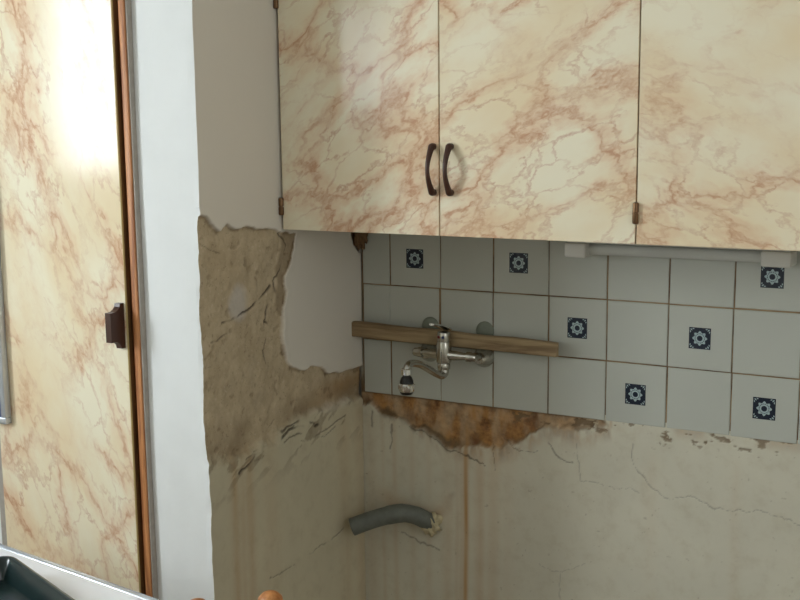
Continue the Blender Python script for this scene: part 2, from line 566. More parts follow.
edge_shade = exposed*sstep(-np.abs(dt), -0.010, -0.001)*sstep(fbm(Yg, Zg, 35, 3, 88), 0.42, 0.6)*sstep(Zg, 0.03, 0.06)  # shadow along the broken plaster edge, put into the colour
flake = sstep(fbm(Yg*0.7+Zg*0.7, Zg*2.2-Yg*1.3, 18, 4, 61), 0.60, 0.67)*(1-exposed)*sstep(Zg, -0.16, -0.05)*lower
dirt_shade = np.clip(0.45*bed+0.55*edge_shade+0.35*pits+0.5*flake+0.65*sstep(fbm(Yg, Zg, 7, 4, 41), 0.5, 0.75)*exposed*sstep(-Zg, -0.10, 0.02)+0.10*sstep(-np.abs(Yg), -0.035, 0.0)*(Zg < 0.05), 0, 1)  # last term: slightly darker towards the corner, low on the wall
streak = np.zeros(Yg.shape)
for ys_, wd, am in ((-0.578, 0.016, 0.30), (-0.55, 0.012, 0.22), (-0.522, 0.018, 0.28), (-0.44, 0.03, 0.15), (-0.014, 0.03, 0.20), (-0.1, 0.03, 0.15)):
    streak = np.maximum(streak, am*np.exp(-((Yg-ys_+(fbm(Yg, Zg, 6, 2, 12)-0.5)*0.01)/wd)**2)*sstep(-Zg, 0.0, 0.06)*(0.5+fbm(Yg*5, Zg, 9, 3, 71)))
streak = np.maximum(streak, 0.5*sstep(-np.abs(Zg-0.02-0.06*(Yg+0.35)), -0.05, 0.0)*sstep(Yg, -0.35, -0.05))
pale = exposed*sstep(-np.hypot((Yg+0.53)/0.045, (Zg-0.32)/0.055)+0.5*(fbm(Yg, Zg, 25, 3, 55)-0.5), -1.0, -0.4)
rust = hole*0.75
hgt = exposed*(-0.0095+0.005*bed+0.010*(fbm(Yg, Zg, 9, 6, 2)-0.5)+0.0045*(fbm(Yg, Zg, 60, 3, 8)-0.5)-0.002*pits)
hgt += (1-exposed)*0.0016*(fbm(Yg, Zg, 7, 3, 14)-0.5)-lower*(1-exposed)*0.001-crack*0.0035-flake*0.0006-hole*0.018
hgt += (1-exposed)*sstep(dt, -0.02, 0.0)*0.0012
edge_n = (fbm(Yg*0+3.1, Zg, 16, 4, 6)-0.5)*0.012
Yp = Yg+np.where(Yg < YN+1e-6, edge_n*np.where(Zg < 0.55, 1.0, 0.35), 0)
nz_, ny_ = Yg.shape
X = CX+hgt
verts = [tuple(v) for v in np.stack([X, Yp, Zg], -1).reshape(-1, 3)]
idx = np.arange(nz_*ny_).reshape(nz_, ny_)
q = np.stack([idx[:-1, :-1], idx[:-1, 1:], idx[1:, 1:], idx[1:, :-1]], -1).reshape(-1, 4)
faces = [tuple(int(a) for a in f) for f in q]
nfield = len(faces)
# end face, far side and top/bottom closing
XN = -0.258
b0 = len(verts)
edge_x = [XN, XN+0.05, XN+0.11, XN+0.150]
for i in range(nz_):
    for k, ex in enumerate(edge_x):
        verts.append((ex, YN+0.0012*math.sin(zz[i]*9+ex*30), zz[i]))
def fv(i, k): return b0+i*4+k
for i in range(nz_-1):
    for k in range(3):
        faces.append((fv(i, k), fv(i, k+1), fv(i+1, k+1), fv(i+1, k)))
    faces.append((fv(i, 3), int(idx[i, 0]), int(idx[i+1, 0]), fv(i+1, 3)))
b1 = len(verts)
verts += [(XN, 0.0, zz[0]), (XN, 0.0, zz[-1])]
faces.append(tuple([b1, b1+1]+[fv(i, 0) for i in range(nz_-1, -1, -1)]))
me = bpy.data.meshes.new('wall_left')
me.from_pydata(verts, [], faces)
me.materials.append(M_wall_l)
me.materials.append(M_white)
mi = np.zeros(len(faces), dtype=np.int32); mi[nfield:] = 1
me.polygons.foreach_set('material_index', mi)
me.polygons.foreach_set('use_smooth', (mi == 0))
def put_attr(me, name, arr, n):
    a = me.attributes.new(name, 'FLOAT', 'POINT')
    full = np.zeros(n, dtype=np.float32)
    full[:arr.size] = arr.reshape(-1)
    a.data.foreach_set('value', full)
for nm, ar in (('exposed', exposed), ('lower', lower), ('rust', rust), ('crack', crack), ('dirt_shade', dirt_shade), ('streak', streak), ('pale', pale)):
    put_attr(me, nm, ar, len(verts))
me.update()
wl = bpy.data.objects.new('wall_left', me)
link(wl, None, (0, 0, 0))
wl['kind'] = 'structure'

# ---- tiled wall
RUST = [(-0.12, 0.02), (0.147, 0.02), (0.32, 0.02), (0.457, 0.02), (0.588, 0.012), (0.6, -0.007), (0.51, -0.028), (0.452, -0.035), (0.376, -0.079), (0.321, -0.1), (0.235, -0.119), (0.176, -0.116), (0.117, -0.093), (0.041, -0.072), (-0.021, -0.049), (-0.12, -0.024)]
BCR = [([(0.677, -0.05), (0.673, -0.101), (0.704, -0.146), (0.765, -0.174), (0.813, -0.162), (0.873, -0.182), (0.942, -0.178), (0.975, -0.161), (1.064, -0.179), (1.15, -0.19)], 0.75, 0.40),
       ([(0.526, -0.057), (0.53, -0.134), (0.538, -0.158), (0.616, -0.167), (0.692, -0.161)], 0.7, 0.35),
       ([(0.434, -0.398), (0.489, -0.412), (0.555, -0.38)], 0.7, 0.3),
       ([(0.489, -0.412), (0.495, -0.483)], 0.7, 0.3),
       ([(0.05, -0.077), (0.176, -0.124), (0.278, -0.164)], 1.0, 0.7),
       ([(0.30, -0.10), (0.31, -0.16)], 0.9, 0.5),
       ([(0.33, -0.085), (0.42, -0.115)], 0.8, 0.5),
       ([(0.46, -0.075), (0.49, -0.105), (0.515, -0.112)], 1.1, 0.6),
       ([(0.145, -0.418), (0.09, -0.405), (0.03, -0.385)], 1.3, 0.5),
       ([(0.0, -0.08), (0.005, -0.12), (-0.002, -0.15)], 1.5, 0.5),
       ([(-0.055, -0.055), (-0.06, -0.10)], 1.5, 0.5)]
xx = spans([(CX-0.012, 1.16, 0.0026), (1.16, 2.6, 0.12)])
zz = spans([(-H, -0.62, 0.06), (-0.62, 0.005, 0.0026), (0.005, 0.46, 0.06), (0.46, TOPZ, 0.1)])
Xg, Zg = np.meshgrid(xx, zz)
jx = (fbm(Xg, Zg, 15, 6, 105)-0.5)*0.034
jz = (fbm(Xg*2.0, Zg, 15, 6, 109)-0.5)*0.050
dr = polyd(Xg+jx, Zg+jz, RUST)
below = (Zg <= 0.006).astype(float)
exposed = sstep(dr, -0.004, 0.006)*below
band = sstep(Zg, -0.055, -0.01)*below
chips = sstep(fbm(Xg*0.6, Zg*1.2, 60, 5, 137)+0.07*band+0.05*sstep(Zg, -0.02, 0)-0.10*(1-band), 0.672, 0.715)*sstep(Zg, -0.075, -0.02)*below*(Xg > 0.35)
rust = exposed*(0.45+0.55*sstep(fbm(Xg*2.5, Zg, 9, 5, 113), 0.3, 0.62))*sstep(-Xg, -0.60, -0.42)
rust = np.maximum(rust, 0.30*sstep(Zg, -0.03, 0.0)*below*sstep(fbm(Xg, Zg, 16, 3, 141), 0.35, 0.6))
rust = np.maximum(rust, 0.60*sstep(dr, -0.055, 0.004)*below*sstep(fbm(Xg*3, Zg, 12, 4, 119), 0.44, 0.68)*sstep(Xg, -0.02, 0.1))
# stain where the old pipe meets the wall
rust = np.maximum(rust, 0.6*sstep(-segd(Xg+jx, Zg+jz, [(0.13, -0.32), (0.175, -0.285), (0.185, -0.26)]), -0.02, -0.002)*(fbm(Xg, Zg, 30, 3, 151)))
crack = np.zeros(Xg.shape)
for pth, wd, am in BCR:
    d = segd(Xg+jx*0.8, Zg+jz*0.8, pth)
    ww = wd*0.0014*(0.35+1.3*fbm(Xg, Zg, 40, 2, 133))
    crack = np.maximum(crack, am*sstep(-d, -ww*1.8, -ww*0.4))
rim = exposed*sstep(-np.abs(dr-0.004), -0.008, -0.001)*sstep(fbm(Xg, Zg, 30, 3, 118), 0.40, 0.58)
diag = sstep(-segd(Xg+jx, Zg+jz, [(-0.02, -0.045), (0.04, -0.065), (0.12, -0.09), (0.18, -0.112)]), -0.022, -0.004)*sstep(fbm(Xg, Zg, 24, 3, 98), 0.3, 0.55)
specks = sstep(fbm(Xg, Zg, 130, 2, 171), 0.86, 0.92)*below*0.4
topline = 0.8*below*sstep(Zg, -0.007, -0.001)*sstep(-Xg, -0.62, -0.45)
dirt_shade = np.clip(0.6*rim+0.75*diag+0.85*chips+specks+0.10*sstep(-(Xg-CX), -0.07, 0.0)*below+topline, 0, 1)  # also slightly darker towards the side wall
streak = np.zeros(Xg.shape)
for xs, wd, am in ((0.221, 0.0075, 0.91), (0.213, 0.014, 0.45), (0.195, 0.008, 0.35), (0.167, 0.016, 0.30), (0.262, 0.014, 0.60), (0.30, 0.02, 0.35), (0.345, 0.02, 0.18), (-0.066, 0.016, 0.25), (-0.03, 0.006, 0.3), (0.007, 0.008, 0.35), (0.06, 0.010, 0.22), (0.11, 0.01, 0.25), (0.92, 0.012, 0.14), (0.72, 0.02, 0.10)):
    streak = np.maximum(streak, (am if am > 0.9 else am*0.6)*np.exp(-((Xg-xs+(fbm(Xg, Zg, 6, 2, 112)-0.5)*0.008)/wd)**2)*sstep(-Zg, 0.03, 0.09)*(0.45+0.9*fbm(Xg*6, Zg, 5, 3, 171)))
streak = np.maximum(streak, 0.35*sstep(-np.abs(Zg+0.30+0.02*np.sin(Xg*20)), -0.05, 0)*sstep(Xg, -0.09, 0.0)*sstep(-Xg, -0.22, -0.1))
streak *= below
hgt = exposed*(-0.010+0.008*(fbm(Xg, Zg, 14, 5, 102)-0.5)+0.004*(fbm(Xg, Zg, 60, 3, 108)-0.5))
hgt += (1-exposed)*0.002*(fbm(Xg, Zg, 7, 3, 114)-0.5)-crack*0.002-chips*0.0022
Yw = 0.0015-hgt
Yw = np.where(Zg > 0.006, 0.0085, Yw)
nz_, nx_ = Xg.shape
verts = [tuple(v) for v in np.stack([Xg, Yw, Zg], -1).reshape(-1, 3)]
idx = np.arange(nz_*nx_).reshape(nz_, nx_)
q = np.stack([idx[:-1, :-1], idx[:-1, 1:], idx[1:, 1:], idx[1:, :-1]], -1).reshape(-1, 4)
faces = [tuple(int(a) for a in f) for f in q]
n0 = len(verts)
bx = [(XW, 0.1), (2.6, 0.1)]
verts += [(XW, 0.03, -H), (XW, 0.1, -H), (2.6, 0.1, -H), (XW, 0.03, TOPZ), (XW, 0.1, TOPZ), (2.6, 0.1, TOPZ), (CX-0.012, 0.03, -H), (CX-0.012, 0.03, TOPZ)]
faces += [(n0, n0+1, n0+4, n0+3), (n0+1, n0+2, n0+5, n0+4), (n0, n0+3, n0+7, n0+6)]
me = bpy.data.meshes.new('wall_back')
me.from_pydata(verts, [], faces)
me.materials.append(M_wall_b)
for p_ in me.polygons:
    pass
me.polygons.foreach_set('use_smooth', [True]*len(q)+[False]*3)
ones = np.where(Zg <= 0.3, 1.0, 0.0)
for nm, ar in (('exposed', exposed), ('lower', ones), ('rust', rust), ('crack', crack), ('dirt_shade', dirt_shade), ('streak', streak), ('pale', exposed*0)):
    put_attr(me, nm, ar, len(verts))
me.update()
wb = bpy.data.objects.new('wall_back', me)
link(wb, None, (0, 0, 0))
wb['kind'] = 'structure'

# wall that closes the room beside and above the tall cupboard
bm = B()
box(bm, XW, -0.775, YN, YN+0.10, -H, TOPZ)
box(bm, -0.775, XN, YN, YN+0.10, 1.32, TOPZ)
struct('wall_cupboard_side', bm, M_white)

# ---- tiles
P = 0.15
bm = B(); box(bm, CX+0.002, 1.2, 0.0025, 0.0083, 0.001, 0.452)
obj('grout', bm, M_grout, wb)
def tile_mesh(wd, ht):
    bm = B()
    th = 0.0065
    e = 0.0022
    rings = []
    for (ins, y) in ((0, th), (0, 0.0018), (e*0.4, 0.0005), (e, 0.0)):
        rings.append([bm.verts.new((sx*(wd/2-ins), y, sz*(ht/2-ins))) for sx, sz in ((-1, -1), (1, -1), (1, 1), (-1, 1))])
    for a, c in zip(rings, rings[1:]):
        for k in range(4):
            bm.faces.new((a[k], a[(k+1) % 4], c[(k+1) % 4], c[k]))
    bm.faces.new(rings[0][::-1]); bm.faces.new(rings[-1])
    bmesh.ops.recalc_face_normals(bm, faces=bm.faces[:])
    me = bpy.data.meshes.new('tile')
    bm.to_mesh(me); bm.free()
    me.materials.append(M_tile)
    return me
def motif_mesh():
    s = 0.0252
    bm = B()
    y0, y1 = -0.0002, -0.0004
    f = bm.faces.new([bm.verts.new((x*s, y0, z*s)) for x, z in ((-1, -1), (1, -1), (1, 1), (-1, 1))])
    f.material_index = 0
    def ringf(r0f, r1f, n, cx=0, cz=0):
        a = [(cx+math.cos(2*math.pi*k/n)*r0f(2*math.pi*k/n), cz+math.sin(2*math.pi*k/n)*r0f(2*math.pi*k/n)) for k in range(n)]
        b = [(cx+math.cos(2*math.pi*k/n)*r1f(2*math.pi*k/n), cz+math.sin(2*math.pi*k/n)*r1f(2*math.pi*k/n)) for k in range(n)]
        va = [bm.verts.new((x, y1, z)) for x, z in a]; vb = [bm.verts.new((x, y1, z)) for x, z in b]
        for k in range(n):
            f = bm.faces.new((va[k], va[(k+1) % n], vb[(k+1) % n], vb[k])); f.material_index = 1
    ringf(lambda a: s*0.26, lambda a: s*0.40, 32)                                   # inner ring
    ringf(lambda a: s*(0.47+0.05*math.cos(8*a)), lambda a: s*(0.60+0.09*math.cos(8*a)), 64)   # scalloped flower
    for k in range(8):
        a = 2*math.pi*k/8
        ringf(lambda b: s*0.0, lambda b: s*0.055, 8, math.cos(a)*s*0.47, math.sin(a)*s*0.47)
    for sx, sz in ((-1, -1), (1, -1), (1, 1), (-1, 1)):                             # a sprig in every corner
        for (dx, dz, L, W) in ((0.80, 0.80, 0.20, 0.07), (0.88, 0.62, 0.16, 0.06), (0.62, 0.88, 0.16, 0.06)):
            ax = Vector((sx*1.0, 0, sz*1.0)).normalized() if dx == dz else (Vector((sx*0.25, 0, sz*1.0)).normalized() if dx > dz else Vector((sx*1.0, 0, sz*0.25)).normalized())
            pr = Vector((ax.z, 0, -ax.x))
            c = Vector((sx*dx*s, y1, sz*dz*s))
            pts = [c-ax*L*s*0.8, c+pr*W*s, c+ax*L*s*0.6, c-pr*W*s]
            f = bm.faces.new([bm.verts.new(p_) for p_ in pts]); f.material_index = 1
    me = bpy.data.meshes.new('tile_motif')
    for f in bm.faces:
        if f.normal.y > 0: f.normal_flip()
    bm.normal_update()
    for f in bm.faces:
        if f.normal.y > 0: f.normal_flip()
    bm.to_mesh(me); bm.free()
    me.materials.append(M_navy); me.materials.append(M_pale)
    return me
TM = tile_mesh(P-0.0030, P-0.0030)
TM0 = tile_mesh(-0.0015-(CX+0.006), P-0.0030)
MM = motif_mesh()
motifs = {(0, 2), (2, 2), (6, 2), (3, 1), (5, 1), (4, 0), (6, 0)}
rnd = random.Random(4)
for row in range(3):
    for col in range(-1, 8):
        cx = (CX+0.006-0.0015)/2 if col < 0 else (col+0.5)*P
        o = bpy.data.objects.new('tile', TM0 if col < 0 else TM)
        dx = -0.0035 if (col, row) == (0, 1) else rnd.uniform(-0.0006, 0.0006)
        link(o, wb, (cx+dx, rnd.uniform(-0.0006, 0.0006), (row+0.5)*P+rnd.uniform(-0.0005, 0.0005)))
        o.rotation_euler = (rnd.uniform(-0.006, 0.006), rnd.uniform(-0.003, 0.003), rnd.uniform(-0.006, 0.006))
        if (col, row) in motifs:
            m = bpy.data.objects.new('tile_motif', MM)
            C.objects.link(m)
            m.parent = o
            m.location = {(2, 2): (-0.006, 0, 0.003), (6, 2): (0.006, 0, 0.002)}.get((col, row), (0, 0, 0))
            m['label'] = 'navy square printed with a pale blue flower'

bm = B()
bmesh.ops.create_icosphere(bm, subdivisions=4, radius=1)
for v_ in bm.verts:
    p_ = v_.co.copy()
    k = 1+0.20*math.sin(6*p_.x+3*p_.z)*math.cos(5*p_.z+4*p_.y)+0.12*math.sin(13*p_.x+9*p_.y+7*p_.z)+0.06*math.sin(29*p_.z+23*p_.x)
    v_.co = Vector((CX+0.006+p_.x*0.020*k, -0.008+p_.y*0.020*k, 0.438+p_.z*0.042*k*(0.7 if p_.z > 0 else 1)))
o = obj('mortar_lump', bm, M_mortar, wb, True, ang=80)
o['label'] = 'crumbled brown mortar in the corner under the cabinet'

# ------------------------------------------------------------------ wall cabinets
ZC0, ZC1 = 0.477, 1.10
YD0, YD1 = -0.348, -0.367
def door_mesh(x0, x1, z0, z1, yb, yf):
    bm = B(); box(bm, x0, x1, yf, yb, z0, z1, 0.0012, 2)
    return bm
def bow_handle(x, parent):
    yd = YD1
    pts = []; rad = []
    n = 18
    for i in range(n+1):
        s = i/n
        a = math.sin(math.pi*s)
        pts.append((x-0.001*a, yd-0.010-0.019*a, 0.573+0.100*s))
        rad.append(0.0047+0.0030*abs(2*s-1)**1.6)
    bm = B()
    tube(bm, pts, rad, 14)
    for z in (0.573, 0.673):
        lathe(bm, (x, yd+0.001, z), (0, -1, 0), [(0, 0.0075), (0.004, 0.0072), (0.009, 0.0077), (0.014, 0.0066), (0.017, 0.0035), (0.018, 0)], 16)
    o = obj('handle', bm, M_brown, parent, True)
    o['label'] = 'dark brown bow handle'
def hinge(x, z0, z1, parent):
    bm = B()
    y = YD1-0.0035
    m_ = (z0+z1)/2
    lathe(bm, (x, y, z0), (0, 0, 1), [(0, 0.003), (0.001, 0.0055), (0.003, 0.0062), (m_-z0-0.002, 0.0062), (m_-z0-0.001, 0.0048), (m_-z0+0.001, 0.0048), (m_-z0+0.002, 0.0062), (z1-z0-0.003, 0.0062), (z1-z0-0.001, 0.0055), (z1-z0, 0.003)], 16)
    box(bm, x-0.007, x+0.0, y+0.001, YD1+0.002, z0+0.004, z1-0.004)
    o = obj('hinge', bm, M_brass, parent, True)
    o['label'] = 'dull bronze barrel hinge'
def carcass(x0, x1, parent):
    bm = B(); t_ = 0.016
    box(bm, x0, x1, YD0, -0.001, ZC0+0.004, ZC0+0.004+t_)
    box(bm, x0, x1, YD0, -0.001, ZC1-t_, ZC1)
    box(bm, x0, x0+t_, YD0, -0.001, ZC0+0.004+t_, ZC1-t_)
    box(bm, x1-t_, x1, YD0, -0.001, ZC0+0.004+t_, ZC1-t_)
    box(bm, x0+t_, x1-t_, -0.008, -0.001, ZC0+0.004+t_, ZC1-t_)
    obj('body', bm, M_carc, parent)
cabA = thing('wall_cabinet', (0.345, -0.18, ZC0), 'marbled wall cabinet with two doors and paired brown bow handles', 'cabinet')
carcass(-0.083, 0.779, cabA)
d1 = obj('door', door_mesh(-0.0825, 0.3355, ZC0, ZC1, YD0, YD1), M_marb[0], cabA)
d2 = obj('door', door_mesh(0.3385, 0.7795, ZC0, ZC1, YD0, YD1), M_marb[1], cabA)
bow_handle(0.3235, d1)
bow_handle(0.3660, d2)
hinge(-0.0845, 0.511, 0.553, d1); hinge(-0.0845, 0.990, 1.032, d1)
hinge(0.781, 0.518, 0.562, d2); hinge(0.781, 0.997, 1.041, d2)
cabB = thing('wall_cabinet', (1.0, -0.18, ZC0), 'marbled wall cabinet with one plain door and no handle in view', 'cabinet')
carcass(0.783, 1.235, cabB)
obj('door', door_mesh(0.7825, 1.236, ZC0, ZC1, YD0, YD1), M_marb[2], cabB)

# ------------------------------------------------------------------ strip lamp under the cabinets
lamp = thing('strip_light', (0.777, -0.055, 0.408), 'unlit white strip light with clear tube cover below the wall cabinets', 'lamp')
bm = B(); box(bm, 0.525, 1.030, -0.075, -0.004, 0.443, 0.4805, 0.002)
obj('mounting_base', bm, M_lampw, lamp)
for x0, x1 in ((0.519, 0.572), (0.970, 1.034)):
    bm = B(); box(bm, x0, x1, -0.080, -0.006, 0.408, 0.4428, 0.005, 3)
    obj('end_cap', bm, M_lampw, lamp, True)
bm = B(); tube(bm, [(0.572, -0.046, 0.4265), (0.970, -0.046, 0.4265)], 0.0135, 24)
obj('tube_cover', bm, M_cover, lamp, True)
bm = B(); box(bm, 0.5725, 0.9695, -0.020, -0.006, 0.418, 0.4425)
obj('reflector', bm, M_lampw, lamp)

# ------------------------------------------------------------------ tap, batten, plates, pipe
def batten():
    bm = B()
    prof = []
    n = 24
    rn = random.Random(8)
    L = []
    for i in range(n+1):
        s = i/n
        x = -0.093+s*0.582
        yf = -0.053+0.007*s
        th = 0.017
        zt = 0.203-0.010*s+0.0012*math.sin(s*17)+rn.uniform(-0.0004, 0.0004)
        zb = 0.162-0.004*s+0.0008*math.sin(s*11+1)
        if i == n:
            pass
        L.append([bm.verts.new((x+(0.005 if (i == n and k in (1, 2)) else 0), y, z)) for k, (y, z) in enumerate(((yf, zb+0.002), (yf, zt-0.003), (yf+0.004, zt), (yf+th, zt), (yf+th, zb), (yf+0.002, zb)))])
    for a, c in zip(L, L[1:]):
        for k in range(6):
            bm.faces.new((a[k], a[(k+1) % 6], c[(k+1) % 6], c[k]))
    bm.faces.new(L[0]); bm.faces.new(L[-1][::-1])
    return bm
tag(obj('wooden_batten', batten(), M_wood_b), 'rough weathered wooden batten lying across the tiles behind the tap', 'batten')
for x, z, lb in ((0.122, 0.199, 'round grey wall plate just above the tap lever'), (0.279, 0.199, 'round grey wall plate above the right end of the tap')):
    bm = B()
    lathe(bm, (x, -0.0015, z), (0, -1, 0), [(0, 0.0250), (0.002, 0.0250), (0.005, 0.022), (0.007, 0.014), (0.0078, 0.0)], 28)
    tag(obj('wall_plate', bm, M_greyp, None, True), lb, 'plate', 'grey plates over old pipe holes')

XT, YT = 0.197, -0.074
XS = 0.186          # the spout swings a little to the left
tap = thing('mixer_tap', (0.19, -0.01, 0.10), 'chrome wall mounted mixer tap with lever and curved spout', 'tap')
bm = B()
lathe(bm, (XT, YT, 0.106), (0, 0, 1), [(0, 0.0155), (0.002, 0.0165), (0.014, 0.0165), (0.016, 0.0155), (0.018, 0.0190), (0.022, 0.0202), (0.050, 0.0202), (0.066, 0.0195), (0.072, 0.0175)], 28)
tube(bm, [(XT, YT, 0.143), (XT+0.03, YT, 0.143), (0.262, YT, 0.1435)], [0.0135, 0.0125, 0.0085], 22)
tube(bm, [(XT, YT, 0.143), (XT-0.03, YT, 0.143), (0.137, YT, 0.1435)], [0.0135, 0.0125, 0.0085], 22)
obj('body', bm, M_chrome, tap, True)
bm = B()
lathe(bm, (XT, YT, 0.1785), (0, 0, 1), [(0, 0.0168), (0.010, 0.0175), (0.018, 0.0178), (0.023, 0.0160), (0.025, 0.009), (0.0255, 0)], 24)
cap = obj('lever_cap', bm, M_chrome, tap, True)
bm = B()
n = 10; L = []
for i in range(n+1):
    s = i/n
    y = YT+0.020-0.086*s
    z = 0.205+0.0265*s+0.003*math.sin(math.pi*s)
    wv = 0.0185*(1-0.30*s)*(0.55 if i in (0, n) else 1)
    th = 0.0045-0.002*s
    L.append([bm.verts.new((XT+sx*wv, y, z+sz*th)) for sx, sz in ((-1, -0.3), (-0.75, -1), (0.75, -1), (1, -0.3), (0.8, 0.8), (0, 1.1), (-0.8, 0.8))])
for a, c in zip(L, L[1:]):
    for k in range(7):
        bm.faces.new((a[k], a[(k+1) % 7], c[(k+1) % 7], c[k]))
bm.faces.new(L[0]); bm.faces.new(L[-1][::-1])
obj('lever', bm, M_chromeb, cap, True, ang=50)
for sx, mm, nm in ((-0.0045, M_red, 'hot_mark'), (0.0045, M_blue, 'cold_mark')):
    bm = B()
    lathe(bm, (XT+sx*1.3, YT-0.0160, 0.1905), (sx*30, -1, 0), [(0, 0.0042), (0.0014, 0.0036), (0.0018, 0)], 12)
    obj(nm, bm, mm, cap, True)
for xe in (0.121, 0.277):
    bm = B()
    d_ = 1 if xe > XT else -1
    u = tube(bm, smooth_path([(xe, -0.004, 0.132), (xe, -0.022, 0.133), (xe, -0.048, 0.141), (xe, YT-0.004, 0.1435)], 4), 0.0105, 16)
    lathe(bm, (xe-d_*0.016, YT, 0.1435), (d_, 0, 0), [(0, 0.0095), (0.001, 0.0128), (0.012, 0.0128), (0.016, 0.0112), (0.024, 0.0105), (0.0275, 0.0075), (0.0285, 0)], 6 if False else 18)
    un = obj('wall_union', bm, M_chrome, tap, True)
    bm = B()
    lathe(bm, (xe, -0.001, 0.132), (0, -1, 0), [(0, 0.0270), (0.003, 0.0278), (0.010, 0.0265), (0.022, 0.0215), (0.033, 0.0155), (0.038, 0.0120)], 32)
    obj('escutcheon', bm, M_chrome, un, True)
bm = B()
path = smooth_path([(XT, YT, 0.112), (XT, YT-0.002, 0.100), (XT, YT-0.012, 0.0925), (XT-0.002, -0.105, 0.098), (XT-0.004, -0.140, 0.115), (XT-0.007, -0.184, 0.137), (XS+0.001, -0.220, 0.1475), (XS, -0.240, 0.1475), (XS, -0.2495, 0.140), (XS, -0.251, 0.130)], 5)
tube(bm, path, [0.0140]*6+[0.0140-0.0048*min(1, i/8) for i in range(len(path)-6)], 18)
sp = obj('spout', bm, M_chrome, tap, True)
ya = -0.251
bm = B()
lathe(bm, (XS, ya, 0.141), (0, 0, -1), [(0, 0.0110), (0.002, 0.0130), (0.015, 0.0130), (0.017, 0.0110), (0.020, 0.0090)], 20)
obj('aerator', bm, M_chromeb, sp, True)
bm = B()
lathe(bm, (XS, ya, 0.122), (0, 0, -1), [(0, 0.0095), (0.003, 0.0125), (0.012, 0.0165), (0.017, 0.0170), (0.018, 0.012)], 20)
obj('rubber_neck', bm, M_black, sp, True)
bm = B()
lathe(bm, (XS, ya, 0.1055), (0, 0, -1), [(0, 0.0130), (0.001, 0.0175), (0.004, 0.0198), (0.012, 0.0200), (0.019, 0.0185), (0.021, 0.0170)], 20)
for k in range(10):
    a = 2*math.pi*k/10
    tube(bm, [(XS+math.cos(a)*0.0195, ya+math.sin(a)*0.0195, 0.1010), (XS+math.cos(a)*0.0195, ya+math.sin(a)*0.0195, 0.0910)], 0.0017, 6)
obj('spray_head', bm, M_chromeb, sp, True)
bm = B()
lathe(bm, (XS, ya, 0.0846), (0, 0, -1), [(0, 0.0170), (0.004, 0.0160), (0.0075, 0.013), (0.0078, 0)], 20)
obj('spray_face', bm, M_black, sp, True)

pp = thing('waste_pipe', (0.12, 0.0, -0.37), 'bent grey plastic waste pipe stub sticking out of the stained wall', 'pipe')
pts = smooth_path([(0.119, 0.012, -0.345), (0.114, -0.016, -0.330), (0.092, -0.040, -0.311), (0.055, -0.058, -0.3055), (0.0, -0.088, -0.319), (-0.058, -0.120, -0.343)], 8)
bm = B()
no = len(pts)
ro = [0.0240+0.0012*(1 if abs(i-no*0.62) < 3 else 0) for i in range(no)]
o_r = tube(bm, pts, ro, 22, caps=False)
i_r = tube(bm, pts, [0.0210]*no, 22, caps=False)
for k in range(22):
    bm.faces.new((o_r[-1][k], o_r[-1][(k+1) % 22], i_r[-1][(k+1) % 22], i_r[-1][k]))
    bm.faces.new((o_r[0][k], o_r[0][(k+1) % 22], i_r[0][(k+1) % 22], i_r[0][k]))
obj('pipe', bm, M_pvc, pp, True)
bm = B()
bmesh.ops.create_icosphere(bm, subdivisions=4, radius=1)
rn = random.Random(3)
for v_ in bm.verts:
    p_ = v_.co.copy()
    k = 1+0.22*math.sin(5*p_.x+2*p_.z)*math.cos(4*p_.z+3*p_.y)+0.10*math.sin(11*p_.x+7*p_.y+5*p_.z)+0.05*math.sin(23*p_.z+19*p_.x)
    v_.co = Vector((0.122+p_.x*0.029*k, -0.006+p_.y*0.026*k, -0.340+p_.z*0.031*k))
obj('filler_collar', bm, M_lump, pp, True, ang=80)['label'] = 'crumbly cream filler'

# ------------------------------------------------------------------ tall cupboard at the left
tc = thing('tall_cupboard', (-0.52, -0.5, -H), 'tall cupboard with a pink marbled door and wooden frame edge', 'cupboard')
bm = B()
t_ = 0.018
box(bm, -0.772, -0.300, -0.06, -0.04, -H, 1.31)
box(bm, -0.772, -0.754, YN, -0.06, -H, 1.31)
box(bm, -0.318, -0.300, YN, -0.06, -H, 1.31)
box(bm, -0.754, -0.318, YN, -0.06, 1.29, 1.31)
box(bm, -0.754, -0.318, YN, -0.06, -H, -H+0.08)
obj('body', bm, M_carc, tc)
bm = B(); box(bm, -0.2800, -0.2630, YN-0.018, YN+0.05, -H, 1.31, 0.0025)
obj('frame_stile', bm, M_wood_o, tc, True)['label'] = 'orange-brown wooden frame stile'
bm = B(); box(bm, -0.2628, -0.2585, YN-0.014, YN+0.05, -H, 1.31, 0.001)
obj('filler_strip', bm, M_greyfill, tc, True)['label'] = 'grey filler strip'
bm = B(); box(bm, -0.2998, -0.2802, YN-0.0025, YN+0.05, -H, 1.31, 0.0)
obj('frame_rebate', bm, M_wood_r, tc)['label'] = 'dark wooden rebate behind the door edge'
bm = B(); box(bm, -0.772, -0.735, YN-0.004, YN-0.0005, -H, 1.31, 0.001)
obj('frame_stile', bm, M_greyfill, tc, True)['label'] = 'grey frame stile'
bm = B(); box(bm, -0.731, -0.2940, -0.6900, -0.6855, -0.86, 1.27, 0.0010)
td = obj('door', bm, M_marb[3], tc)
bm = B(); box(bm, -0.730, -0.2945, -0.6854, -0.6690, -0.86, 1.27, 0.0008)
obj('door_core', bm, M_wood_d, td)
bm = B(); box(bm, -0.2938, -0.2920, -0.6904, -0.6850, -0.86, 1.27, 0.0006)
obj('edge_band', bm, M_edge, td)
